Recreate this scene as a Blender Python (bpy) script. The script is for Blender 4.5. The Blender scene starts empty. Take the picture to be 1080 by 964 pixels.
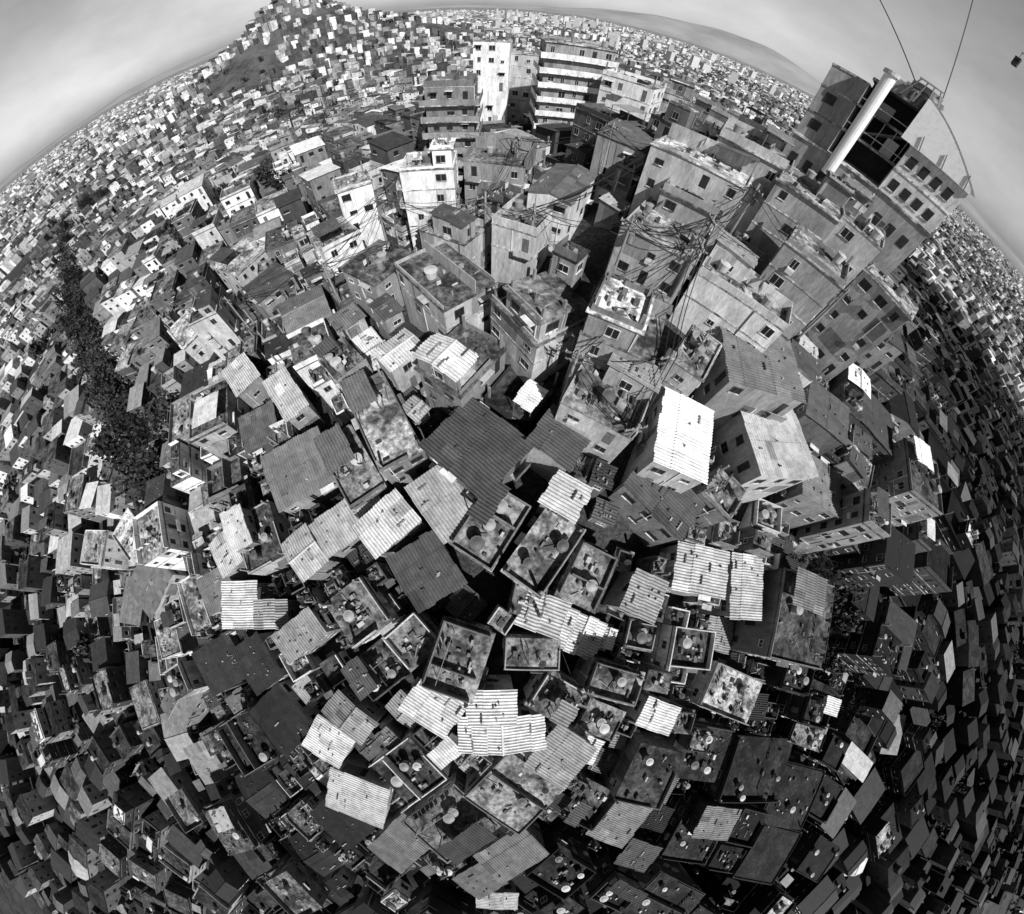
import bpy, math, random
import numpy as np
from mathutils import Vector, Matrix
random.seed(7); rng=np.random.default_rng(7)
CAMZ=60.0
# Drone camera pose, and photogrammetric back-projection of the aerial photo on to the terrain
al=math.radians(21.4)
n=Vector((math.sin(al)*-0.156, math.sin(al)*-0.988, -math.cos(al))).normalized()
v=Vector((0,0,-1)); Yw=(v-n*v.dot(n)).normalized(); Zw=-n; Xw=Yw.cross(Zw)
Rm=Matrix((Xw,Yw,Zw))
def ray(px,py):
    a=px-540; b=-(py-482); r=math.hypot(a,b) or 1e-6
    th=2*math.atan(r/697.0)
    d=Vector((math.sin(th)*a/r, math.sin(th)*b/r, -math.cos(th)))
    return Rm@d
def ss(x,a,b):
    t=np.clip((x-a)/(b-a),0,1); return t*t*(3-2*t)
YT=[-400,-200,-60,-16,0,10,25,40,60,90,130,200,350,600,2000]
DT=[95,85,53,36,32,28,21.5,17,14,14,20,35,60,75,75]
SX,SY=34.0,52.0
def D(x,y):
    x=np.asarray(x,float); y=np.asarray(y,float)
    base=np.interp(y,YT,DT)
    dx=x-0.5*np.clip(y,0,120)
    sl=np.where(dx<0,0.28-0.13*ss(y,30,100),0.23+.1*ss(y,10,50))
    lat=np.sqrt(dx*dx+64)-8
    d=base+sl*lat
    d=np.where(d>50,50+25*(1-np.exp(-np.maximum(d-50,0)/25)),d)
    r=np.hypot(x,y)
    d=d+ss(r,250,600)*10*np.sin(x/170+1)*np.sin(y/140+.5)*(1-ss(r,3000,5000))
    pd=np.hypot(x+497,y-750)
    d=d-118*np.exp(-(pd/105)**1.35)
    d=d-45*np.exp(-((x+640)**2+(y-720)**2)/(2*150**2))-40*np.exp(-((x+330)**2+(y-860)**2)/(2*130**2))
    d=d-8*np.exp(-((x-SX)**2+(y-SY)**2)/(2*18**2))
    return d
def groundz(x,y): return CAMZ-D(x,y)-7
def hit(px,py,off=0):
    d=ray(px,py); t=5.0
    while t<900:
        p=(d.x*t,d.y*t,CAMZ+d.z*t)
        if p[2]<=CAMZ-float(D(p[0],p[1]))+off: return p
        t+=0.4 if t<150 else 2
    return p
def hitz(px,py,z):
    d=ray(px,py); t=(z-CAMZ)/min(d.z,-0.02); return (d.x*t,d.y*t)
# ---------------- materials ----------------
def newmat(name,rough=0.9,metal=0):
    m=bpy.data.materials.new(name); m.use_nodes=True
    nt=m.node_tree; b=nt.nodes['Principled BSDF']; b.inputs['Roughness'].default_value=rough
    b.inputs['Metallic'].default_value=metal
    b.inputs['Specular IOR Level'].default_value=0.25
    return m,nt,b
def nd(nt,t,**k):
    x=nt.nodes.new(t)
    for a,c in k.items(): setattr(x,a,c)
    return x
def math_(nt,op,a,b=None,c=None):
    x=nd(nt,'ShaderNodeMath',operation=op)
    for i,s in enumerate((a,b,c)):
        if s is None: continue
        if isinstance(s,(int,float)): x.inputs[i].default_value=s
        else: nt.links.new(s,x.inputs[i])
    return x.outputs[0]
def noise_(nt,vec,scale,det=3,rough=.6,sc=(1,1,1)):
    if sc!=(1,1,1):
        mp=nd(nt,'ShaderNodeMapping'); mp.inputs['Scale'].default_value=sc
        nt.links.new(vec,mp.inputs['Vector']); vec=mp.outputs[0]
    x=nd(nt,'ShaderNodeTexNoise'); x.inputs['Scale'].default_value=scale
    x.inputs['Detail'].default_value=det; x.inputs['Roughness'].default_value=rough
    nt.links.new(vec,x.inputs['Vector']); return x.outputs[0]
def ramp(nt,f,a,b,lo,hi):
    x=nd(nt,'ShaderNodeMapRange'); x.inputs[1].default_value=a;x.inputs[2].default_value=b
    x.inputs[3].default_value=lo;x.inputs[4].default_value=hi
    nt.links.new(f,x.inputs[0]); return x.outputs[0]
def tonemat(name,layers,rough=.9,metal=0,bump=None):
    m,nt,b=newmat(name,rough,metal)
    g=nd(nt,'ShaderNodeNewGeometry').outputs['Position']
    t=nd(nt,'ShaderNodeAttribute',attribute_name='tone').outputs['Fac']
    o=t
    for (s,sc,a,bb,lo,hi) in layers:
        o=math_(nt,'MULTIPLY',o,ramp(nt,noise_(nt,g,s,3,.7,sc),a,bb,lo,hi))
    o=math_(nt,'MINIMUM',o,.88)
    nt.links.new(o,b.inputs['Base Color'])
    if bump:
        bp=nd(nt,'ShaderNodeBump'); bp.inputs['Strength'].default_value=.5; bp.inputs['Distance'].default_value=.05
        nt.links.new(noise_(nt,g,bump,1),bp.inputs['Height']); nt.links.new(bp.outputs[0],b.inputs['Normal'])
    return m
M_WALL=tonemat('plaster_and_brick_wall',[(.6,(1,1,.35),.36,.62,.72,1.15),(4,(1,1,.3),.35,.65,.78,1.12)],bump=8)
M_SLAB=tonemat('stained_concrete_slab',[(.32,(1,1,1),.38,.62,.3,1.9),(1.8,(1,1,1),.38,.62,.45,1.45)],bump=5)
M_CORR=tonemat('corrugated_sheet',[(1,(1,1,1),.3,.65,.68,1.12),(6,(1,1,1),.35,.65,.82,1.1)],rough=.75)
M_DARK=tonemat('window_opening',[(2,(1,1,1),.3,.7,.6,1.3)],rough=.4)
M_TANK=tonemat('tank_plastic',[(2,(1,1,1),.3,.7,.85,1.1)],rough=.5)
M_METAL=tonemat('steel',[(4,(1,1,1),.3,.7,.8,1.1)],rough=.5,metal=.3)
M_LEAF=tonemat('foliage',[(.6,(1,1,1),.3,.7,.6,1.5)],rough=.8)
M_BARK=tonemat('bark',[(6,(1,1,.3),.3,.7,.6,1.3)])
MATS=[M_WALL,M_SLAB,M_CORR,M_DARK,M_TANK,M_METAL,M_LEAF,M_BARK]
WALL,SLAB,CORR,DARK,TANK,METAL,LEAF,BARK=range(8)
class MB:
    def __init__(s): s.v=[];s.f=[];s.m=[];s.t=[];s.T=None
    def pts(s,ps):
        i=len(s.v)
        if s.T:
            c,sn,ox,oy,oz=s.T
            s.v.extend([(ox+c*x-sn*y,oy+sn*x+c*y,oz+z) for x,y,z in ps])
        else: s.v.extend(ps)
        return i
    def face(s,idx,m,t): s.f.append(idx); s.m.append(m); s.t.append(t)
    def poly(s,ps,m,t):
        i=s.pts(ps); s.face(tuple(range(i,i+len(ps))),m,t)
    def box(s,x0,x1,y0,y1,z0,z1,m,t,j=.06,bottom=False):
        i=s.pts([(x0,y0,z0),(x1,y0,z0),(x1,y1,z0),(x0,y1,z0),(x0,y0,z1),(x1,y0,z1),(x1,y1,z1),(x0,y1,z1)])
        for q in ((0,1,5,4),(1,2,6,5),(2,3,7,6),(3,0,4,7)):
            s.face(tuple(i+k for k in q),m,t*(1+random.uniform(-j,j)))
        s.face((i+4,i+5,i+6,i+7),m,t)
        if bottom: s.face((i+3,i+2,i+1,i),m,t)
    def tube(s,p,q,r0,r1,k,m,t,cap=True):
        p=Vector(p);q=Vector(q);a=(q-p)
        if a.length<1e-6: return
        a.normalize(); u=a.orthogonal().normalized(); w=a.cross(u)
        ps=[]
        for c,r in ((p,r0),(q,r1)):
            for j in range(k):
                A=2*math.pi*j/k; d=u*math.cos(A)*r+w*math.sin(A)*r; ps.append(tuple(c+d))
        i=s.pts(ps)
        for j in range(k):
            j2=(j+1)%k; s.face((i+j,i+j2,i+k+j2,i+k+j),m,t)
        if cap: s.face(tuple(i+k+j for j in range(k)),m,t); s.face(tuple(i+k-1-j for j in range(k)),m,t)
    def obj(s,name,loc=(0,0,0),rot=0,parent=None):
        me=bpy.data.meshes.new(name); me.from_pydata(s.v,[],s.f)
        used=sorted(set(s.m)); mp={u:i for i,u in enumerate(used)}
        for u in used: me.materials.append(MATS[u])
        me.polygons.foreach_set('material_index',[mp[k] for k in s.m])
        at=me.attributes.new('tone','FLOAT','FACE'); at.data.foreach_set('value',s.t)
        o=bpy.data.objects.new(name,me); bpy.context.scene.collection.objects.link(o)
        o.location=loc; o.rotation_euler=(0,0,rot)
        if parent: o.parent=parent
        return o
R=random
def corr(mb,x0,x1,y0,y1,z0,z1,tone,lod,pitch=.34,amp=.065):
    L=y1-y0; nc=max(1,int(math.ceil(L/2.3)))
    if lod==0:
        nx=max(4,int((x1-x0)/pitch*4))
        for c in range(nc):
            ya=y0+L*c/nc; yb=y0+L*(c+1)/nc+ (0.12 if c<nc-1 else 0)
            za=z0+(z1-z0)*(ya-y0)/L; zb=z0+(z1-z0)*(yb-y0)/L
            lift=.03*(c%2) ; sk=R.uniform(-.08,.08)
            ps=[]
            for i in range(nx+1):
                if i%12==0: jag=R.uniform(-.12,.12)
                x=x0+(x1-x0)*i/nx; o=amp*math.sin(2*math.pi*(i/4.0)+.3)+lift
                ps.append((x+sk,ya+(jag if c==0 else 0),za+o)); ps.append((x+sk,yb+(jag if c==nc-1 else 0),zb+o))
            b=mb.pts(ps)
            tt=[tone*R.uniform(.85,1.12) if R.random()>.03 else tone*R.choice([.6,1.4]) for _ in range(nx//12+2)]
            for i in range(nx):
                mb.face((b+2*i,b+2*i+2,b+2*i+3,b+2*i+1),CORR,tt[i//12])
    else:
        ns=max(1,int((x1-x0)/(1.1 if lod==1 else 3)));
        if lod==2: nc=1
        for c in range(nc):
            for i in range(ns):
                xa=x0+(x1-x0)*i/ns; xb=x0+(x1-x0)*(i+1)/ns
                ya=y0+L*c/nc; yb=y0+L*(c+1)/nc
                za=z0+(z1-z0)*c/nc; zb=z0+(z1-z0)*(c+1)/nc; o=.03*(i%2)
                mb.poly([(xa,ya,za+o),(xb,ya,za+o),(xb,yb,zb+o),(xa,yb,zb+o)],CORR,tone*R.uniform(.85,1.12))
def tank(mb,x,y,z,k=12):
    r=R.uniform(.45,.72); h=R.uniform(.7,1.0); t=R.choice([.12,.25,.35,.5])
    mb.box(x-r*.8,x+r*.8,y-r*.8,y+r*.8,z,z+.25,WALL,.2)
    mb.tube((x,y,z+.25),(x,y,z+.25+h),r*.85,r,k,TANK,t)
    mb.tube((x,y,z+.25+h),(x,y,z+.33+h),r*1.07,r*1.05,k,TANK,t*1.2)
    mb.tube((x,y,z+.33+h),(x,y,z+.45+h),r*.9,r*.25,k,TANK,t*1.1)
def dish(mb,x,y,z):
    mb.tube((x,y,z),(x,y,z+1.1),.04,.04,4,METAL,.3)
    c=Vector((x,y,z+1.15)); a=Vector((.5,.5,.7)).normalized(); u=a.orthogonal().normalized(); w=a.cross(u)
    i=mb.pts([tuple(c-a*.12)]+[tuple(c+(u*math.cos(q)+w*math.sin(q))*.42) for q in [k*math.pi/5 for k in range(10)]])
    for k in range(10): mb.face((i,i+1+k,i+1+(k+1)%10),METAL,.6)
    mb.tube(tuple(c),tuple(c+a*.4),.02,.02,3,METAL,.2)
def sidebox(mb,hw,hd,s,u0,u1,z0,z1,t0,t1,m,t):
    if s==0: mb.box(u0,u1,-hd-t1,-hd-t0,z0,z1,m,t,bottom=True)
    elif s==1: mb.box(hw+t0,hw+t1,u0,u1,z0,z1,m,t,bottom=True)
    elif s==2: mb.box(-u1,-u0,hd+t0,hd+t1,z0,z1,m,t,bottom=True)
    else: mb.box(-hw-t1,-hw-t0,-u1,-u0,z0,z1,m,t,bottom=True)
def openings(mb,w,d,z0,h,lod,tw):
    hw,hd=w/2,d/2; ns=max(1,int((h-z0)/2.7))
    ft=R.choice([.08,.6,.35])
    for k in range(ns if lod<2 else min(ns,2)):
        zf=h-2.8*(k+1)
        for s in range(4):
            L=(w if s%2==0 else d); nw=max(1,int(L/2.4))
            if lod==2: nw=min(nw,2)
            if lod==0 and R.random()<.3:   # unplastered / repaired strip of wall
                a=R.uniform(-L/2+.1,L/2-1.5); b=min(L/2-.1,a+R.uniform(1.2,3.5))
                sidebox(mb,hw,hd,s,a,b,zf+.15,zf+2.7,-.02,.006,WALL,min(.8,tw*R.choice([.45,.6,1.3])))
            if lod==0 and R.random()<.3:    # down-pipe
                a=R.uniform(-L/2+.1,L/2-.2); sidebox(mb,hw,hd,s,a,a+.09,zf-1,zf+2.8,.0,.1,TANK,R.choice([.1,.5,.7]))
            for i in range(nw):
                if R.random()<.22: continue
                u=-L/2+L*(i+.5)/nw+R.uniform(-.25,.25); ww=R.choice([.35,.45,.55,.65]); zz=zf+1.0+R.choice([0,0,.2]); hh=R.choice([.6,.9,1.0,1.1])
                if lod==2:
                    sidebox(mb,hw,hd,s,u-ww,u+ww,zz,zz+hh,-.02,.03,DARK,.03); continue
                if R.random()<.14:
                    sidebox(mb,hw,hd,s,u-.42,u+.42,zf+.12,zf+2.15,-.02,.02,DARK,R.choice([.03,.15])); 
                    if lod==0 and R.random()<.6:
                        sidebox(mb,hw,hd,s,u-1.1,u+1.1,zf-.02,zf+.1,.003,.85,SLAB,.3)
                        sidebox(mb,hw,hd,s,u-1.1,u+1.1,zf+.1,zf+.95,.80,.85,WALL,tw)
                    continue
                sidebox(mb,hw,hd,s,u-ww,u+ww,zz,zz+hh,-.02,.015,DARK,.02)
                if lod==0:
                    sidebox(mb,hw,hd,s,u-ww-.07,u-ww,zz-.0,zz+hh,-.02,.05,WALL,ft)
                    sidebox(mb,hw,hd,s,u+ww,u+ww+.07,zz-.0,zz+hh,-.02,.05,WALL,ft)
                    sidebox(mb,hw,hd,s,u-.025,u+.025,zz,zz+hh,-.02,.035,METAL,ft)
                    sidebox(mb,hw,hd,s,u-ww-.07,u+ww+.07,zz+hh,zz+hh+.07,-.02,.052,WALL,ft)
                    if R.random()<.15: sidebox(mb,hw,hd,s,u-ww-.3,u+ww+.3,zz+hh+.15,zz+hh+.2,0,.7,CORR,R.choice([.15,.5,.8]))
                    elif R.random()<.08: sidebox(mb,hw,hd,s,u-.4,u+.4,zz-.6,zz-.12,0,.35,TANK,.6)
                sidebox(mb,hw,hd,s,u-ww-.1,u+ww+.1,zz-.09,zz,-.02,.12,SLAB,.45)
def block(mb,ox,oy,w,d,zb,h,kind,tw,tr,lod,depth=0,bands=None):
    old=mb.T
    if old: c,s,X,Y,Z=old; mb.T=(c,s,X+c*ox-s*oy,Y+s*ox+c*oy,Z)
    else: mb.T=(1,0,ox,oy,0)
    hw,hd=w/2,d/2
    if kind=='S':
        mb.box(-hw,hw,-hd,hd,zb,h,WALL,tw)
        openings(mb,w,d,max(0,zb),h,lod,tw)
        e=R.choice([.05,.14,.3])
        mb.box(-hw-e,hw+e,-hd-e,hd+e,h,h+.16,SLAB,tr,bottom=(lod==0))
        if lod<2:
            ph=R.choice([.25,.5,.8,1.0]); pt=tw*R.uniform(.6,1.3); th=.13
            z=h+.16
            sides=[R.random()<.75 for _ in range(4)]
            if sides[0]: mb.box(-hw,hw*R.choice([1,1,.3]),-hd,-hd+th,z,z+ph,WALL,pt)
            if sides[2]: mb.box(-hw,hw,hd-th,hd,z,z+ph*R.uniform(.7,1),WALL,pt)
            if sides[1]: mb.box(hw-th,hw,-hd+th,(hd-th)*R.choice([1,1,.2]),z,z+ph*.99,WALL,pt)
            if sides[3]: mb.box(-hw,-hw+th,-hd+th,hd-th,z,z+ph*.98,WALL,pt)
            if bands or R.random()<.5:
                for k in range(1,max(1,int(h/2.8))):
                    zz=h-2.8*k
                    if bands: mb.box(-hw-.9,hw+.9,-hd-.9,hd+.9,zz-.1,zz+.08,SLAB,bands,bottom=True); mb.box(-hw-.9,hw+.9,-hd-.9,-hd-.8,zz+.08,zz+1.0,WALL,bands); mb.box(-hw-.9,-hw-.8,-hd-.8,hd+.8,zz+.08,zz+1.0,WALL,bands); mb.box(hw+.8,hw+.9,-hd-.8,hd+.8,zz+.08,zz+1.0,WALL,bands)
                    else: mb.box(-hw-.05,hw+.05,-hd-.05,hd+.05,zz-.1,zz+.08,SLAB,.33,bottom=True)
            if R.random()<.4:
                for a in (-1,1):
                    for b in (-1,1):
                        mb.box(a*(hw-.35)-.12,a*(hw-.35)+.12,b*(hd-.35)-.12,b*(hd-.35)+.12,z,z+R.uniform(.5,2.3),WALL,.25)
            iw,idp=max(.3,hw-.9),max(.3,hd-.9)
            for _ in range(R.choice([0,1,1,2,3]) if min(w,d)>3 else 0): tank(mb,R.uniform(-iw,iw),R.uniform(-idp,idp),z,12 if lod==0 else 8)
            if lod==0:
                if R.random()<.6: dish(mb,R.choice([-iw,iw]),R.uniform(-idp,idp),z)
                if w>5 and R.random()<.35: a=R.uniform(-iw,iw)*.5; mb.box(a,a+.12,-hd+.2,hd-.2,z,z+R.uniform(.4,2),WALL,pt)
                for _ in range(R.randint(6,20) if w>3.5 else 4):
                    x,y=R.uniform(-iw,iw),R.uniform(-idp,idp); a,b=R.uniform(.06,.4),R.uniform(.05,.25)
                    mb.box(x-a,x+a,y-b,y+b,z,z+R.uniform(.05,.5),R.choice([WALL,CORR,TANK]),R.choice([.04,.08,.12,.2,.35,.6]))
                for _ in range(R.randint(0,5)):
                    x,y=R.uniform(-iw,iw),R.uniform(-idp,idp); A=R.uniform(0,6.3);l=R.uniform(.6,1.5)
                    mb.tube((x,y,z+.06),(x+math.cos(A)*l,y+math.sin(A)*l,z+.1),.05,.05,4,WALL,R.choice([.1,.4]))
                if R.random()<.4:
                    y=R.uniform(-idp,idp)
                    for x in (-iw,iw): mb.tube((x,y,z),(x,y,z+1.9),.04,.04,4,METAL,.2)
                    mb.tube((-iw,y,z+1.85),(iw,y,z+1.85),.015,.015,3,METAL,.3)
                    x=-iw+.2
                    while x<iw-.6:
                        ww=R.uniform(.3,.7)
                        if R.random()<.7: mb.poly([(x,y,z+1.84),(x+ww,y,z+1.84),(x+ww,y+.08,z+1.84-R.uniform(.5,.9)),(x,y+.05,z+1.0)],TANK,R.choice([.08,.3,.75,.8]))
                        x+=ww+.15
            q=R.random()
            if depth==0 and q<.3 and min(w,d)>4.5:
                bw,bd=w*R.uniform(.35,.55),d*R.uniform(.4,.95)
                bx=R.choice([-1,1])*(hw-bw/2-.02); by=R.choice([-1,1])*(hd-bd/2-.02)
                block(mb,bx,by,bw-.3,bd-.3,z,z+2.5,R.choice(['C','S','S']),tw*R.uniform(.7,1.3),R.choice([.08,.15,.3,.7]),lod,1)
            elif depth==0 and q<.48 and min(w,d)>4:
                bw,bd=w*R.uniform(.4,.9),d*R.uniform(.35,.6); bx=R.choice([-1,1])*(hw-bw/2-.1); by=R.choice([-1,1])*(hd-bd/2-.1)
                for a in (-1,1):
                    for b in (-1,1): mb.box(bx+a*(bw/2-.2)-.05,bx+a*(bw/2-.2)+.05,by+b*(bd/2-.2)-.05,by+b*(bd/2-.2)+.05,z,z+2.1,METAL,.2)
                corr(mb,bx-bw/2,bx+bw/2,by-bd/2,by+bd/2,z+2.2,z+2.2+R.uniform(-.4,.4),R.choice([.08,.12,.2,.35,.85]),lod)
        elif R.random()<.4:
            x,y=R.uniform(-hw*.5,hw*.5),R.uniform(-hd*.5,hd*.5); mb.box(x-1,x+1,y-1,y+1,h+.16,h+R.uniform(.6,2.4),WALL,tw*R.uniform(.6,1.4))
    else:
        gable=(kind=='G') or (kind=='C' and R.random()<.2)
        rise=(.22 if gable else .12)*d*R.uniform(.5,1.1)
        oh=.3
        hl=h-rise/2
        mb.box(-hw,hw,-hd,hd,zb,hl,WALL,tw)
        openings(mb,w,d,max(0,zb),hl,lod,tw)
        if gable:
            for x in (-hw+.001,hw-.001): mb.poly([(x,-hd,hl),(x,hd,hl),(x,0,hl+rise*.5)],WALL,tw)
            s_=rise*.5/hd
            corr(mb,-hw-oh,hw+oh,-hd-oh,0,hl+.05-s_*oh,hl+.05+rise*.5,tr,lod)
            corr(mb,-hw-oh,hw+oh,0,hd+oh,hl+.05+rise*.5,hl+.05-s_*oh,tr*R.uniform(.85,1.1),lod)
            if lod<2: mb.tube((-hw-oh,0,hl+.09+rise*.5),(hw+oh,0,hl+.09+rise*.5),.12,.12,5,CORR,tr)
        else:
            sg=R.choice([-1,1]); z0,z1=(hl+.02,hl+rise+.02) if sg>0 else (hl+rise+.02,hl+.02)
            for x in (-hw+.001,hw-.001): mb.poly([(x,-hd,hl),(x,hd,hl),(x,hd if sg>0 else -hd,hl+rise)],WALL,tw)
            yb=hd if sg>0 else -hd
            mb.poly([(-hw,yb-.001*sg,hl),(hw,yb-.001*sg,hl),(hw,yb-.001*sg,hl+rise),(-hw,yb-.001*sg,hl+rise)],WALL,tw)
            s_=(z1-z0)/d
            corr(mb,-hw-oh,hw+oh,-hd-oh,hd+oh,z0+.05-s_*oh,z1+.05+s_*oh,tr,lod)
        if lod==0:
            for _ in range(R.randint(2,9)):
                x,y=R.uniform(-hw,hw)*.9,R.uniform(-hd,hd)*.9
                zt=(hl+rise*.5*(1-abs(y)/hd)) if gable else (z0+(z1-z0)*(y+hd)/d)
                a=R.choice([.12,.12,.2,.5]); mb.box(x-a,x+a,y-.08,y+.08,zt+.05,zt+.22,WALL,R.choice([.08,.2,.4]))
    mb.T=old
G=.5; EX=470; NG=int(2*EX/G); occ=np.zeros((NG,NG),bool)
def cells(cx,cy,w,d,ang,m=0):
    r=math.hypot(w,d)/2+m+.5
    i0=max(0,int((cx-r+EX)/G)); i1=min(NG,int((cx+r+EX)/G)+1); j0=max(0,int((cy-r+EX)/G)); j1=min(NG,int((cy+r+EX)/G)+1)
    if i1<=i0 or j1<=j0: return None
    X=(np.arange(i0,i1)+.5)*G-EX-cx; Y=(np.arange(j0,j1)+.5)*G-EX-cy
    c,s=math.cos(ang),math.sin(ang)
    U=c*X[:,None]+s*Y[None,:]; V=-s*X[:,None]+c*Y[None,:]
    return (slice(i0,i1),slice(j0,j1)),(np.abs(U)<w/2+m)&(np.abs(V)<d/2+m)
def free(cx,cy,w,d,ang,m=0,tol=.03):
    q=cells(cx,cy,w,d,ang,m)
    if q is None: return False
    sl,mk=q; a=occ[sl]&mk
    return a.sum()<=tol*mk.sum()
def mark(cx,cy,w,d,ang,m=0):
    q=cells(cx,cy,w,d,ang,m)
    if q: occ[q[0]]|=q[1]
def shade_bias(x,y):  # backlight and shade painted into house tones: darker lower right, lighter left
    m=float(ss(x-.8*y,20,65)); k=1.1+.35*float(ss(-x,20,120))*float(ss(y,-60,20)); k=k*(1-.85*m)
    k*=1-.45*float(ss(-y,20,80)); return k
NAMES={'S':'concrete_terrace_house','C':'sheet_roof_house','G':'gabled_house'}
def place(cx,cy,w,d,ang,zr,kind,tw,tr,lod,name=None,bands=None):
    gz=float(groundz(cx,cy)); h=zr-gz
    if h<2.6: gz=zr-2.8; h=2.8
    mb=MB(); block(mb,0,0,w,d,-6,h,kind,tw,tr,lod,0,bands)
    return mb.obj(name or NAMES[kind],(cx,cy,gz),ang)
S_='S';C_='C';G_='G'
HAND=[
((447,468),(497,418),(557,470),C_,.10,.2,0),((430,515),(468,488),(507,540),C_,.45,.3,-.6),
((372,555),(415,520),(442,548),C_,.85,.4,-.4),((328,555),(388,512),(408,540),C_,.5,.3,-1),
((408,590),(455,565),(490,615),C_,.11,.2,-1),((360,410),(400,390),(445,475),S_,.32,.25,0),
((335,470),(368,450),(405,512),S_,.18,.2,-1),((440,388),(490,342),(535,366),S_,.09,.3,0),
((512,420),(545,380),(590,405),S_,.04,.06,-5.5),((424,280),(468,252),(512,298),S_,.1,.55,1),  # sunken slab: near-black tones paint the shadow of the pit
((518,312),(580,287),(630,332),S_,.11,.55,0),((612,350),(650,290),(715,312),S_,.15,.4,0),
((590,425),(625,377),(695,407),S_,.18,.5,0),((558,465),(585,432),(625,457),C_,.1,.5,-1.5),
((690,485),(708,415),(757,430),C_,.88,.5,1),((795,430),(838,415),(845,488),C_,.8,.5,1),
((650,512),(690,495),(755,532),C_,.1,.3,-1),((475,575),(520,512),(562,535),S_,.16,.2,-1),
((530,602),(580,535),(618,560),S_,.28,.3,0),((575,525),(592,508),(620,520),C_,.7,.4,0),
((590,625),(615,572),(650,590),S_,.14,.2,-1),((655,642),(675,605),(705,615),C_,.4,.3,0),
((712,620),(722,575),(768,583),C_,.6,.4,0),((770,650),(775,585),(806,588),C_,.55,.3,0),
((545,652),(560,635),(600,642),C_,.6,.3,0),((445,722),(470,655),(520,670),S_,.18,.2,0),
((533,705),(533,672),(590,675),S_,.18,.3,-1),((425,747),(447,715),(490,745),C_,.75,.3,0),
((495,760),(497,735),(543,733),C_,.85,.4,.5),((485,798),(487,765),(575,757),C_,.85,.4,0),
((556,805),(590,765),(628,792),C_,.4,.3,0),((340,750),(355,733),(395,765),C_,.4,.3,0),
((318,785),(338,760),(375,780),C_,.85,.3,0),((340,852),(350,817),(412,832),C_,.88,.4,0),
((237,662),(237,616),(268,614),C_,.7,.4,0),((270,660),(270,637),(300,635),C_,.4,.3,0),
((288,672),(325,645),(343,668),C_,.38,.3,0),((222,575),(238,555),(253,590),C_,.88,.4,0),
((298,575),(320,553),(340,590),C_,.6,.3,0),((235,390),(255,370),(272,398),C_,.7,.3,0),
((392,370),(425,348),(445,364),C_,.7,.5,0),((282,405),(300,390),(320,425),C_,.6,.4,0),
((340,380),(365,357),(385,385),S_,.15,.3,0),((772,400),(776,337),(835,350),C_,.18,.3,0),
((705,378),(735,350),(766,365),S_,.3,.5,0),((735,288),(755,270),(838,322),S_,.25,.8,0),
((660,238),(690,207),(755,240),S_,.25,.5,-1),((692,152),(706,127),(803,178),S_,.5,.55,1),
((570,195),(588,166),(622,180),G_,.12,.85,1),((900,212),(925,212),(970,262),C_,.8,.4,0),
((880,292),(900,262),(937,272),S_,.35,.4,0),((875,492),(895,470),(927,492),S_,.3,.35,0),
((845,522),(852,482),(890,500),C_,.22,.3,0),((730,747),(760,708),(812,716),S_,.35,.35,0),
((615,730),(630,700),(680,710),S_,.2,.3,0),((672,762),(685,738),(718,750),C_,.75,.4,0),
((920,792),(930,747),(965,757),C_,.3,.3,0),((890,930),(908,880),(928,882),C_,.85,.2,0),
((388,895),(425,862),(460,885),C_,.3,.3,0),((500,905),(550,877),(578,900),C_,.28,.3,0),
((502,958),(505,944),(546,942),C_,.88,.4,0),((163,745),(190,712),(215,730),C_,.35,.3,0),
((125,620),(150,587),(188,606),C_,.35,.6,0),((108,247),(135,225),(152,240),C_,.88,.88,1),
((115,567),(135,546),(160,560),S_,.6,.7,0),((365,282),(400,252),(430,270),S_,.1,.35,0),
((225,278),(255,248),(285,262),S_,.35,.6,0),
((255,302),(288,276),(306,288),C_,.1,.3,0),((170,347),(195,327),(225,345),S_,.4,.7,0),
((760,155),(780,125),(830,150),S_,.25,.5,1),((830,190),(850,165),(890,190),S_,.3,.4,0),
((640,150),(655,120),(690,135),C_,.12,.3,0),((500,170),(510,140),(560,150),S_,.15,.35,1),
((525,235),(545,210),(585,225),S_,.25,.6,0),((455,240),(475,215),(510,235),S_,.2,.55,0),
((735,520),(760,500),(790,520),S_,.18,.3,0),((545,620),(575,625),(570,645),S_,.12,.2,-1),
]
for A,B,C,kind,tr,tw,off in HAND:
    mx,my=(A[0]+C[0])/2,(A[1]+C[1])/2
    p=hit(mx,my,off); z=p[2]
    a=Vector(hitz(*A,z)); b=Vector(hitz(*B,z)); c=Vector(hitz(*C,z))
    w=(b-a).length; d=(c-b).length
    e=(b-a)/w; f=(c-b)/d
    ang=math.atan2(e.y,e.x); ang2=math.atan2(f.y,f.x)+math.pi/2
    while ang2-ang>math.pi/2: ang2-=math.pi
    while ang2-ang<-math.pi/2: ang2+=math.pi
    an=(ang*w+ang2*d)/(w+d)
    w=min(max(w,3.2),11); d=min(max(d,3.2),11)
    cx,cy=p[0],p[1]
    mark(cx,cy,w,d,an,.2)
    rr=math.hypot(cx,cy)
    place(cx,cy,w,d,an,z,kind,tw*.85,tr,0 if rr<80 else 1)
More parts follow.
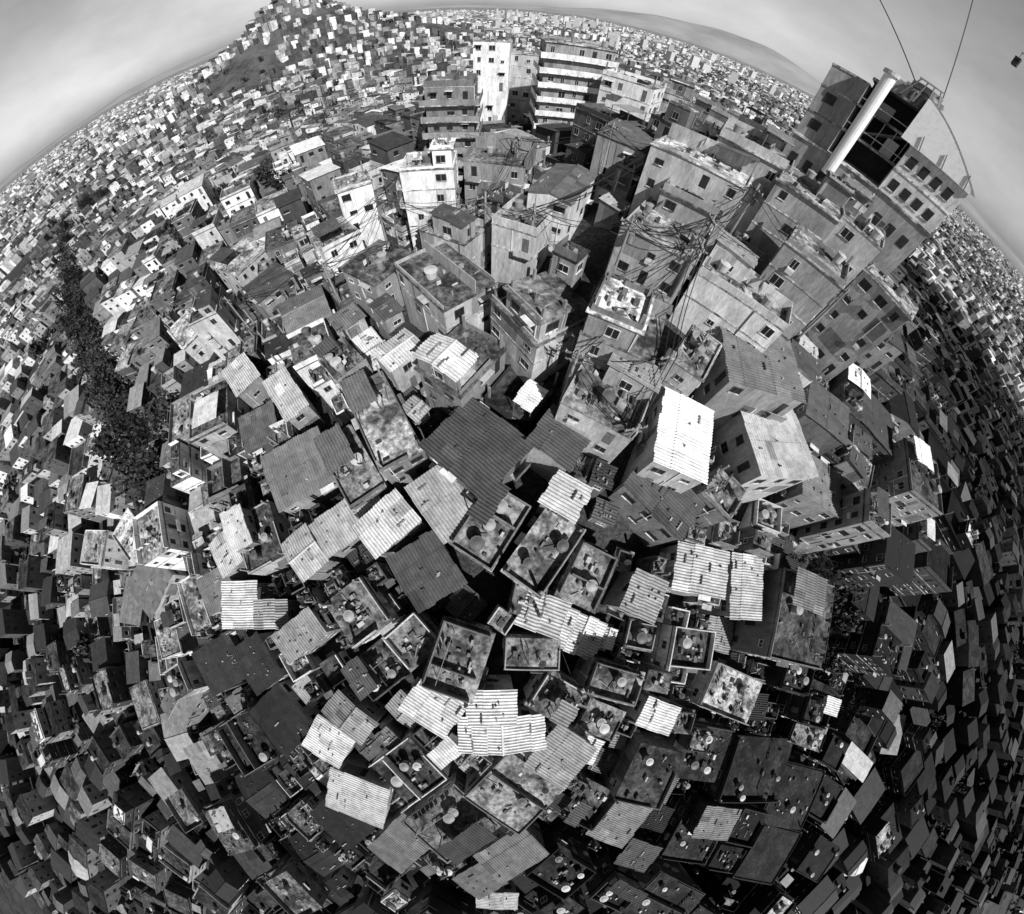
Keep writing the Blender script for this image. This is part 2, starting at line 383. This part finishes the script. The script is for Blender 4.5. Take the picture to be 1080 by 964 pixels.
# hill-top buildings : bearing, distance R, w,d, roof height below camera, tone, angle
for px,py,Rr,w,d,top,tw,an,bands in [(605,70,88,13,9,-6,.3,12,.85),(520,45,102,8,7,-8,.85,5,None),(477,95,72,8,8,-12.5,.2,8,.3),(668,92,82,10,8,-10,.8,-25,None),(455,190,50,7,6,-18.5,.8,10,None),(376,210,60,5.5,5.5,-23,.88,35,None),(720,60,90,9,8,-11,.35,-20,None),(560,60,108,9,8,-11,.5,0,None),
    (868,185,50,8,7,-9.5,.3,-30,None),(925,205,51,8,7,-9,.5,-40,None),(975,222,53,8,7,-10,.25,-45,None),(900,225,42,7,6,-12.5,.35,-35,None),(1005,245,56,8,7,-13,.4,-50,None)]:
    dd=ray(px,py); az=math.atan2(dd.x,dd.y); x,y=Rr*math.sin(az),Rr*math.cos(az); an=math.radians(an)
    if not free(x,y,w*.7,d*.7,an,0,.3): continue
    mark(x,y,w+1,d+1,an,.2); place(x,y,w,d,an,CAMZ+top,'S',tw,.3,0,'apartment_building' if bands else None,bands)
# stair alleys kept clear of houses
for pl in [[(655,480),(692,405),(718,320),(742,262),(800,190)],[(512,250),(520,330),(505,410)],[(402,235),(440,335)],[(545,500),(622,540),(645,640)],[(330,420),(420,530)],[(770,440),(780,560)],[(625,340),(640,240),(610,200)],[(510,410),(480,345),(380,250)]]:
    q=[hit(*p,-3) for p in pl]
    for a,b in zip(q,q[1:]):
        L=math.hypot(b[0]-a[0],b[1]-a[1]); mark((a[0]+b[0])/2,(a[1]+b[1])/2,L,1.8,math.atan2(b[1]-a[1],b[0]-a[0]),0)
dl=ray(868,100); dr=ray(1036,178)
al_,ar_=math.atan2(dl.x,dl.y),math.atan2(dr.x,dr.y)
am=(al_+ar_)/2; DS=62.0; SX2,SY2=DS*math.sin(am),DS*math.cos(am); W=DS*math.tan((ar_-al_)/2)
mark(SX2,SY2,2*W,13,-am,.3)
def tree(mb,H,cr,leaf=.55,nleaf=45,ncl=12):
    mb.tube((0,0,-1),(0,0,H*.5),.28,.17,6,BARK,.1)
    cl=[]
    for i in range(ncl):
        a=R.uniform(0,6.28); r=cr*math.sqrt(R.random())*.8; z=H*R.uniform(.5,.95)
        c=(math.cos(a)*r,math.sin(a)*r,z); cl.append(c)
        if i<6: mb.tube((0,0,H*R.uniform(.3,.5)),c,.11,.04,4,BARK,.1,False)
    for c in cl:
        cs=cr*R.uniform(.28,.5); tt=R.uniform(.02,.05)
        for _ in range(nleaf):
            d=Vector((R.gauss(0,1),R.gauss(0,1),R.gauss(0,.7))).normalized()*cs*R.uniform(.5,1.05)
            p=Vector(c)+d; u=Vector((R.gauss(0,1),R.gauss(0,1),R.gauss(0,1))).normalized(); w=u.orthogonal().normalized()
            s=leaf*R.uniform(.5,1.1)
            mb.poly([tuple(p-u*s),tuple(p+w*s*.6),tuple(p+u*s),tuple(p-w*s*.6)],LEAF,tt*R.uniform(.6,1.5))
TP=[(317,95,7),(285,182,5),(295,190,4),(180,440,5),(165,512,7),(150,132,7),(340,142,4),(120,125,8),(785,118,4),(830,98,4),(383,52,9),(1062,430,7),(1050,455,6),(1040,570,6),(870,640,6),(1050,800,6),(1000,900,6),(885,730,6),(1060,690,6),(960,880,5),(845,655,5),(1000,820,6),(195,250,5),(235,205,4),(405,45,8),(800,880,4),(1030,940,6),(1040,880,6),(980,760,5),(910,830,6),(1060,600,6),(1030,420,6),(1070,450,7),(990,860,6),(940,910,5),(860,600,4),(170,525,6),(175,495,5),(215,60,9),(240,45,9),(270,50,9),(1010,760,6),(1065,870,7),(860,690,5),(930,600,5)]
pl=[(115,205),(90,215),(72,235),(66,262),(76,290),(86,318),(90,345),(100,372),(114,400),(124,430),(140,460),(155,490)]
for (a,b) in zip(pl,pl[1:]):
    for t in (0,.2,.4,.6,.8): TP.append((a[0]+(b[0]-a[0])*t+R.uniform(-6,6),a[1]+(b[1]-a[1])*t,8))
for px,py,cr in TP:
    p=hit(px,py,-3); x,y=p[0],p[1]; 
    if not free(x,y,cr*.3,cr*.3,0,0,.35): continue
    mark(x,y,cr*1.3,cr*1.3,0)
    mb=MB(); tree(mb,cr*1.6,cr,.07*cr+.2,45,14); mb.obj('broadleaf_tree',(x,y,float(groundz(x,y))),R.uniform(0,6))
def ori(x,y):
    b=50+26*math.sin(x/37+.6)*math.cos(y/43)+7*math.sin(x/13+y/17)
    b+=float(ss(math.hypot(x,y),60,160))*30*math.sin(x/60-y/75+1)
    return math.radians(b+R.gauss(0,2.5))
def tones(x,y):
    k=shade_bias(x,y)
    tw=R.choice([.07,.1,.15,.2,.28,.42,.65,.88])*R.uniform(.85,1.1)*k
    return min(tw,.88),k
far=[MB() for _ in range(8)]
def addh(x,y,w,d,ang,small=False):
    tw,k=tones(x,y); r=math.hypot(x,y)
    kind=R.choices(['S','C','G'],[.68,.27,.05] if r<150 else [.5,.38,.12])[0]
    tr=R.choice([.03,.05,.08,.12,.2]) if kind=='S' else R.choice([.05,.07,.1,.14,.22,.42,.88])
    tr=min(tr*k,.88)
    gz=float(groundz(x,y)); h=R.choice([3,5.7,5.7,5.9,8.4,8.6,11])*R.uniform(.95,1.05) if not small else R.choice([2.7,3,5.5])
    if r<45 and h>7: h=R.choice([5.5,6,7.5])*R.uniform(.9,1.1)
    if w<2.5: h=R.choice([2.2,2.6,5])
    if x>35 and y<35 and not small: h=R.choice([6,8.6,11.4,14])
    lod=0 if r<75 else (1 if r<150 else 2)
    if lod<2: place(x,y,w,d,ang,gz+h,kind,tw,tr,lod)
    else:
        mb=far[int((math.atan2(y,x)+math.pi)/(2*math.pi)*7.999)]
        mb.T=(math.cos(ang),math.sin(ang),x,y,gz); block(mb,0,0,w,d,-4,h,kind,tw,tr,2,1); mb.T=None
for pi,(sp,wr,dr_,rmax,mar,small) in enumerate(((10,(9,12.5),(9,14),170,.5,False),(8.4,(6,9),(6.5,10.5),455,.45,False),(6,(4.6,6.5),(5,7),455,.35,False),(4,(3.6,4.6),(3.8,5.2),230,.25,True),(2.6,(2.4,3.2),(2.6,4),100,.15,True),(1.8,(1.5,2.2),(1.6,2.8),60,.1,True))):
    m=int(rmax/sp)
    P=[(i*sp+R.uniform(-.25,.25)*sp,j*sp+R.uniform(-.25,.25)*sp) for i in range(-m,m+1) for j in range(-m,m+1)]
    R.shuffle(P)
    for x,y in P:
        r=math.hypot(x,y)
        if r>rmax or (y<-190 and r>230): continue
        if pi==0 and not (x>38 and y<40): continue
        if (math.sin(x/41+2)*math.sin(y/53+1)+.3*math.sin(x/11)>(.95 if y>0 else 1.15)) and r>120: continue
        w,d=R.uniform(*wr),R.uniform(*dr_); ang=ori(x,y)
        if free(x,y,w,d,ang,mar):
            mark(x,y,w,d,ang,mar*.5); addh(x,y,w,d,ang,small)
for mb in far:
    if mb.f: mb.obj('distant_hillside_houses')
M_FAR=tonemat('distant_facades',[(.25,(1,1,1),.35,.65,.55,1.3)])
mt,nt,b=newmat('apartment_facade')
g=nd(nt,'ShaderNodeNewGeometry'); sx=nd(nt,'ShaderNodeSeparateXYZ'); nt.links.new(g.outputs['Position'],sx.inputs[0])
fr=math_(nt,'GREATER_THAN',math_(nt,'FRACT',math_(nt,'DIVIDE',sx.outputs[2],3.2)),.55)
sn=nd(nt,'ShaderNodeSeparateXYZ'); nt.links.new(g.outputs['Normal'],sn.inputs[0])
ver=math_(nt,'LESS_THAN',sn.outputs[2],.5)
k=math_(nt,'SUBTRACT',1,math_(nt,'MULTIPLY',math_(nt,'MULTIPLY',fr,ver),.45))
at=nd(nt,'ShaderNodeAttribute',attribute_name='tone').outputs['Fac']
nt.links.new(math_(nt,'MULTIPLY',at,k),b.inputs['Base Color'])
def boxes(name,x,y,w,d,h,ang,tone,mat):
    N=len(x); z=groundz(x,y)
    c,s=np.cos(ang),np.sin(ang)
    V=np.zeros((N,8,3))
    for k,(a,bq) in enumerate(((-1,-1),(1,-1),(1,1),(-1,1))):
        X=a*w/2;Y=bq*d/2
        for lv in (0,1):
            V[:,k+4*lv,0]=x+c*X-s*Y; V[:,k+4*lv,1]=y+s*X+c*Y; V[:,k+4*lv,2]=z+(h if lv else -5)
    Q=np.array([(0,1,5,4),(1,2,6,5),(2,3,7,6),(3,0,4,7),(4,5,6,7)])
    F=(np.arange(N)*8)[:,None,None]+Q[None]
    T=np.repeat(tone[:,None],5,1)*np.array([1,.95,1.05,1,1])*1.0
    T[:,4]*=rng.choice([.3,.6,1,1.2],N)
    me=bpy.data.meshes.new(name); me.from_pydata(V.reshape(-1,3).tolist(),[],F.reshape(-1,4).tolist())
    me.materials.append(mat); a=me.attributes.new('tone','FLOAT','FACE'); a.data.foreach_set('value',np.clip(T,0,.88).ravel())
    o=bpy.data.objects.new(name,me); bpy.context.scene.collection.objects.link(o)
N=42000
r=np.sqrt(rng.uniform(450**2,1900**2,N)); az=rng.uniform(-125,125,N)*np.pi/180
x=r*np.sin(az); y=r*np.cos(az)
keep=(np.sin(x/90+1)*np.sin(y/75)<.75)
x,y=x[keep],y[keep]; N=len(x)
boxes('distant_city_houses',x,y,rng.uniform(6,12,N),rng.uniform(6,12,N),rng.choice([3.5,6,9,12],N),rng.uniform(0,3.14,N),rng.choice([.08,.15,.3,.55,.88],N),M_FAR)
N=130
r=rng.uniform(1100,4200,N); az=np.radians(rng.normal(-6,16,N)); x=r*np.sin(az);y=r*np.cos(az)
boxes('distant_apartment_blocks',x,y,rng.uniform(14,30,N),rng.uniform(12,18,N),rng.uniform(18,42,N),rng.uniform(0,3.14,N),rng.uniform(.5,.8,N),mt)
N=9000
r=rng.uniform(1900,5500,N); az=rng.uniform(-115,115,N)*np.pi/180
boxes('distant_suburb_blocks',r*np.sin(az),r*np.cos(az),rng.uniform(10,40,N),rng.uniform(10,30,N),rng.uniform(4,12,N),rng.uniform(0,3.14,N),rng.choice([.2,.4,.6,.8],N),M_FAR)
mb=MB()
for _ in range(1000):
    r_=R.uniform(110,900); a=math.radians(R.uniform(-125,125)); x,y=r_*math.sin(a),r_*math.cos(a)
    if r_<450 and not free(x,y,3,3,0,0,.45): continue
    gz=float(groundz(x,y)); cr=R.uniform(2.5,5)
    for c in range(4):
        cx,cy,cz=x+R.gauss(0,cr*.5),y+R.gauss(0,cr*.5),gz+R.uniform(3,8)
        mb.tube((cx,cy,gz-1),(cx,cy,cz),.2,.1,3,BARK,.1,False); tt=R.uniform(.02,.05)
        for _ in range(16):
            p=Vector((cx+R.gauss(0,cr*.4),cy+R.gauss(0,cr*.4),cz+R.gauss(0,cr*.3))); u=Vector((R.gauss(0,1),R.gauss(0,1),R.gauss(0,1))).normalized(); w=u.orthogonal()
            s=R.uniform(.7,1.5); mb.poly([tuple(p-u*s),tuple(p+w*s*.7),tuple(p+u*s),tuple(p-w*s*.7)],LEAF,tt)
mb.obj('distant_trees')
M_G,nt,b=newmat('ground_dirt_and_haze')
g=nd(nt,'ShaderNodeNewGeometry').outputs['Position']
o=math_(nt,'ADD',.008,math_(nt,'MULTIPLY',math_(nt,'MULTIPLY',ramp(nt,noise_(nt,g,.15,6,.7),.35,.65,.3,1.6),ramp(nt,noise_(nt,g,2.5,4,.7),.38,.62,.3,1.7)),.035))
far_=math_(nt,'MULTIPLY',ramp(nt,noise_(nt,g,.02,6,.75),.38,.62,.2,1.4),.28)  # far ground: city speckle, lightened with distance to paint aerial haze
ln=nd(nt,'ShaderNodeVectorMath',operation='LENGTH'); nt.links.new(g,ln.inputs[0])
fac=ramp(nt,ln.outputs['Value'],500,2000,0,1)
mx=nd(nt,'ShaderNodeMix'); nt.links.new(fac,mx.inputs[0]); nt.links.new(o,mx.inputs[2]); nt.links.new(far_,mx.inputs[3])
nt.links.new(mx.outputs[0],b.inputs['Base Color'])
rad=[0]+[2*1.045**i for i in range(215)]
NA=180; vs=[];fs=[]
RA,AA=np.meshgrid(np.array(rad[1:]),np.arange(NA)*2*np.pi/NA,indexing='ij')
X=RA*np.cos(AA);Y=RA*np.sin(AA);Z=groundz(X,Y)
vs=[(0,0,float(groundz(0,0)))]+list(zip(X.ravel().tolist(),Y.ravel().tolist(),Z.ravel().tolist()))
nr=len(rad)-1
for j in range(NA): fs.append((0,1+j,1+(j+1)%NA))
for i in range(nr-1):
    for j in range(NA):
        j2=(j+1)%NA; fs.append((1+i*NA+j,1+(i+1)*NA+j,1+(i+1)*NA+j2,1+i*NA+j2))
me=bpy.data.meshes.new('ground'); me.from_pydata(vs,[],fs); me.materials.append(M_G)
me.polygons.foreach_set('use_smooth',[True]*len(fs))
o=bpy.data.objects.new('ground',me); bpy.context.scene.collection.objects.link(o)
M_MT,nt,b=newmat('hazy_mountain',1); g=nd(nt,'ShaderNodeNewGeometry').outputs['Position']
nt.links.new(ramp(nt,noise_(nt,g,.0012,4,.5),.35,.65,.24,.34),b.inputs['Base Color'])  # haze painted into the pale grey base colour
vs=[];fs=[];na=500
for i in range(na+1):
    dg=-80+i*190/na; a=math.radians(dg)
    hgt=80+50*math.sin(dg/7+.7)+25*math.sin(dg/3.1)+9*math.sin(dg/1.1)+420*math.exp(-((dg-20)/13)**2)
    for q in range(7):
        f=q/6; rr=9000+2200*f
        vs.append((rr*math.sin(a),rr*math.cos(a),-60+(hgt+60)*math.sin(f*math.pi/2)))
for i in range(na):
    for k in range(6): fs.append((i*7+k,i*7+k+1,i*7+k+8,i*7+k+7))
me=bpy.data.meshes.new('distant_mountains'); me.from_pydata(vs,[],fs); me.materials.append(M_MT)
me.polygons.foreach_set('use_smooth',[True]*len(fs))
o=bpy.data.objects.new('distant_mountains',me); bpy.context.scene.collection.objects.link(o)
# ---------------- station ----------------
root=bpy.data.objects.new('cable_car_station',None); bpy.context.scene.collection.objects.link(root)
bz=CAMZ-5.5; root.location=(SX2,SY2,bz); root.rotation_euler=(0,0,-am)
def part(name,fn):
    m=MB(); fn(m); return m.obj(name,parent=root)
def f_base(m):
    m.box(-W,W,-5,6,-13,0,WALL,.3); 
    for i in range(9): m.box(-W+1+i*2*W/9.5,-W+2+i*2*W/9.5,-5.06,-4.9,-3.5,-2,DARK,.03)
    m.box(-W-.2,W+.2,-5.2,6.2,0,.25,SLAB,.35,bottom=True)
part('podium',f_base)
xl=-W*.55; xr=W*.2
def f_left(m):
    m.box(-W,xl,-4.5,5,.25,9.2,WALL,.36,j=.12)
    for z in (2,4.6,7.2): 
        for yy in (-2.5,0,2.5): m.box(-W-.05,-W+.1,yy-.6,yy+.6,z,z+1.1,DARK,.03)
    for z in (3.3,6.6,9.2): m.box(-W-.08,xl+.08,-4.58,5.08,z,z+.22,SLAB,.3,bottom=True)
    m.box(-W+1,-W+2.4,-4.55,-4.4,5,6.2,DARK,.03)
    m.box(-W+1,-W+2.4,-4.55,-4.4,1.5,2.7,DARK,.03)
part('left_block',f_left)
def f_mid(m):
    m.box(xl,xr,1,5,.25,10,WALL,.04)  # near-black back wall, shade of the recess put into its colour
    for z in (3.3,6.6,10): m.box(xl,xr,-4,5,z,z+.3,SLAB,.15,bottom=True)
    for i in range(5): m.box(xl+.7+i*1.6,xl+.8+i*1.6,-3.9,-3.8,3.6,6.6,METAL,.3)
    m.tube((xl,-4,4.5),(xr,-4,4.5),.06,.06,4,METAL,.5); m.tube((xl,-4,7.7),(xr,-4,7.7),.06,.06,4,METAL,.5)
    m.tube((xl+1,-3,3.6),(xr-1,-3,6.6),.2,.2,5,METAL,.15)
    m.box(xl+2,xl+4,-2,0,6.9,8.6,METAL,.3); m.box(xr-2.6,xr-1,-3,-1,3.6,5.6,METAL,.4)
part('open_platforms',f_mid)
part('white_column',lambda m:(m.tube((xl+1.6,-5.6,-2),(xl+1.6,-5.6,11.2),.75,.75,16,TANK,.88),m.tube((xl+1.6,-5.6,11.2),(xl+1.6,-5.6,11.6),1,1,16,TANK,.5)))
def f_right(m):
    m.box(xr,W,-4.8,5,.25,6.4,WALL,.6,j=.1)
    for z in (1.0,4.2):
        for i in range(4):
            x0=xr+.7+i*(W-xr-1.2)/4; m.box(x0,x0+1.0,-4.86,-4.7,z,z+1.3,DARK,.03)
            m.box(x0-.1,x0+1.1,-4.92,-4.7,z-.12,z,SLAB,.5)
    m.box(xr-.05,W+.05,-4.9,5.05,3.2,3.4,SLAB,.6,bottom=True)
part('right_block',f_right)
def f_can(m):
    K=14;prev=None
    for i in range(K+1):
        t=i/K; x=xr-1.5+t*(W-xr+2.2); z=11.6-5.0*t**1.3
        if prev:
            m.poly([(prev[0],-5.4,prev[1]),(x,-5.4,z),(x,5.5,z),(prev[0],5.5,prev[1])],TANK,.88)
            if x<W+.3: m.poly([(prev[0],-5.3,6.45),(x,-5.3,6.45),(x,-5.35,z),(prev[0],-5.35,prev[1])],TANK,.88)
        prev=(x,z)
    for x in (xr+1,(xr+W)/2,W-.8): m.tube((x,-5.45,6.4),(x-.5,-5.45,8),.08,.08,6,METAL,.3)
part('white_canopy',f_can)
def f_mach(m):
    m.tube((0,-1,12.2),(0,-1,12.6),2.0,2.0,20,METAL,.2); m.tube((0,-1,12.0),(0,-1,12.2),1.7,1.9,20,METAL,.5)
    m.tube((0,-1,10.3),(0,-1,12.1),.5,.4,8,METAL,.3)
    for a in (-2.4,-.8,.8,2.4):
        m.box(a-.12,a+.12,-3.4,2.4,11.4,11.7,METAL,.35,bottom=True)
        m.tube((a,-3.2,10.3),(a*.5,-3.2,13.0),.1,.1,5,METAL,.2); m.tube((a,2.2,10.3),(a*.5,2.2,13.0),.1,.1,5,METAL,.2)
    m.tube((-1.5,-3.2,13.0),(1.5,-3.2,13.0),.1,.1,5,METAL,.3)
    m.box(-3.4,-1.6,-2,1,10.3,11.8,METAL,.4); m.tube((1.6,-3,12.4),(1.6,1,12.8),.25,.25,8,METAL,.5)
    m.box(-2.6,2.6,2.6,2.8,10.3,12.6,METAL,.3)
part('haul_machinery',f_mach)
sp=Matrix.Rotation(-am,3,'Z')@Vector((-1.6,-1,12.5)) +Vector((SX2,SY2,bz)); sp2=Matrix.Rotation(-am,3,'Z')@Vector((1.9,-1,12.5))+Vector((SX2,SY2,bz))
for s0,(px,py) in ((sp,(928,0)),(sp2,(1026,0))):
    dd=ray(px,py); e=Vector((0,0,CAMZ))+dd*75; ee=s0+(e-s0)*3
    m=MB(); prev=None
    for i in range(21):
        t=i/20; q=s0+(ee-s0)*t
        if prev: m.tube(tuple(prev),tuple(q),.07,.07,5,METAL,.1,False)
        prev=q
    m.obj('haul_cable')
dd=ray(1074,62); gp=Vector((0,0,CAMZ))+dd*170
m=MB(); m.box(-1,1,-.9,.9,-2.2,0,METAL,.08,bottom=True); m.box(-1.03,1.03,-.7,.7,-1.3,-.4,DARK,.02,bottom=True); m.box(-.8,.8,-.93,.93,-1.3,-.4,DARK,.02,bottom=True)
m.tube((0,0,0),(0,0,1.8),.09,.09,6,METAL,.15); m.box(-1.1,1.1,-1,1,0,.12,METAL,.2,bottom=True); m.box(-.5,.5,-.12,.12,1.7,2.0,METAL,.2,bottom=True)
m.obj('cable_car_gondola',tuple(gp),.6)
m=MB(); m.tube((gp.x-2,gp.y-60,gp.z+3),(gp.x,gp.y,gp.z+2.0),.06,.06,5,METAL,.1,False); m.tube((gp.x,gp.y,gp.z+2.0),(gp.x+140,gp.y+20,gp.z+6),.06,.06,5,METAL,.1,False); m.obj('haul_cable')
PL=[(512,235),(402,232),(460,150),(545,170),(640,160),(722,290),(735,262),(655,265),(560,250),(600,400),(780,230),(850,130),(690,180),(350,300),(250,330),(870,330),(690,400),(655,470)]
tops=[]
for px,py in PL:
    p=hit(px,py,0); x,y=p[0],p[1]; gz=float(groundz(x,y)); H=11
    m=MB(); m.tube((0,0,-1),(0,0,H),.2,.13,8,WALL,.3); m.box(-1.1,1.1,-.07,.07,H-.8,H-.65,WALL,.2,bottom=True); m.box(-.9,.9,-.07,.07,H-1.6,H-1.48,WALL,.2,bottom=True)
    for a in (-1,-.4,.4,1): m.tube((a,0,H-.65),(a,0,H-.45),.06,.04,6,TANK,.5)
    if R.random()<.4: m.tube((.45,0,H-3),(.45,0,H-2),.3,.3,10,METAL,.3)
    m.obj('utility_pole',(x,y,gz),R.uniform(0,3)); tops.append(Vector((x,y,gz+H-.6)))
done=set()
def wire(i,j,r0):
    if (min(i,j),max(i,j)) in done: return
    done.add((min(i,j),max(i,j))); m=MB(); a=tops[i]
    for off in (-.6,0,.6):
        prev=None
        for k in range(9):
            t=k/8; q=a.lerp(tops[j],t)+Vector((off,off*.3,-(1-(2*t-1)**2)*(1+abs(off))))
            if prev: m.tube(tuple(prev),tuple(q),r0,r0,4,METAL,.03,False)
            prev=q
    m.obj('power_line')
for i,j in ((17,16),(16,5),(5,6),(6,10),(10,11),(8,12),(3,4),(9,5),(1,2)): wire(i,j,.05)
for i,a in enumerate(tops):
    for j in sorted(range(len(tops)),key=lambda j:(tops[j]-a).length)[1:3]:
        if (tops[j]-a).length<60: wire(i,j,.035)
SAZ=math.radians(-60); SEL=math.radians(44)
sd=Vector((math.cos(SEL)*math.cos(SAZ),math.cos(SEL)*math.sin(SAZ),math.sin(SEL)))
L=bpy.data.lights.new('sun','SUN'); L.energy=5; L.angle=math.radians(.5); L.color=(1,1,1)
lo=bpy.data.objects.new('sun',L); bpy.context.scene.collection.objects.link(lo)
lo.rotation_euler=sd.to_track_quat('Z','Y').to_euler()
wd=bpy.data.worlds.new('World'); bpy.context.scene.world=wd; wd.use_nodes=True; nt=wd.node_tree
bg=nt.nodes['Background']; sk=nd(nt,'ShaderNodeTexSky'); sk.sky_type='NISHITA'; sk.sun_disc=False
sk.sun_elevation=SEL; sk.sun_rotation=math.atan2(sd.x,sd.y)
bw=nd(nt,'ShaderNodeRGBToBW'); nt.links.new(sk.outputs[0],bw.inputs[0])
tc=nd(nt,'ShaderNodeTexCoord').outputs['Generated']
cl=ramp(nt,noise_(nt,tc,1.6,6,.6,(1,1,2.5)),.36,.64,.78,1.22)
sz=nd(nt,'ShaderNodeSeparateXYZ'); nt.links.new(tc,sz.inputs[0])
hz=math_(nt,'MULTIPLY',ramp(nt,sz.outputs[2],0,.45,2.3,1.8),ramp(nt,sz.outputs[2],.35,.6,1,.1))  # sky brightened near horizon; overhead part, out of view, dimmed to deepen shadows
nt.links.new(math_(nt,'MULTIPLY',math_(nt,'MULTIPLY',bw.outputs[0],cl),hz),bg.inputs['Color']); bg.inputs['Strength'].default_value=.052
cam=bpy.data.cameras.new('Camera'); co=bpy.data.objects.new('Camera',cam); bpy.context.scene.collection.objects.link(co)
co.matrix_world=Matrix.Translation((0,0,CAMZ))@Rm.to_4x4()
cam.type='PANO'; cam.clip_start=.1; cam.clip_end=60000
cam.sensor_fit='HORIZONTAL'; cam.sensor_width=36; cam.sensor_height=36*914/1024
rr=np.linspace(0,24.6,300); th=2*np.arctan(rr/(697*36/1080)); A=np.stack([rr**k for k in range(5)],1)
co_,*_=np.linalg.lstsq(A,th,rcond=None)
bpy.context.scene.camera=co
cam.panorama_type='FISHEYE_LENS_POLYNOMIAL'; cam.fisheye_fov=math.radians(220)
for k in range(5): setattr(cam,'fisheye_polynomial_k%d'%k,-float(co_[k]))
sc=bpy.context.scene; sc.view_settings.view_transform='Standard'; sc.view_settings.look='None'; sc.view_settings.exposure=0
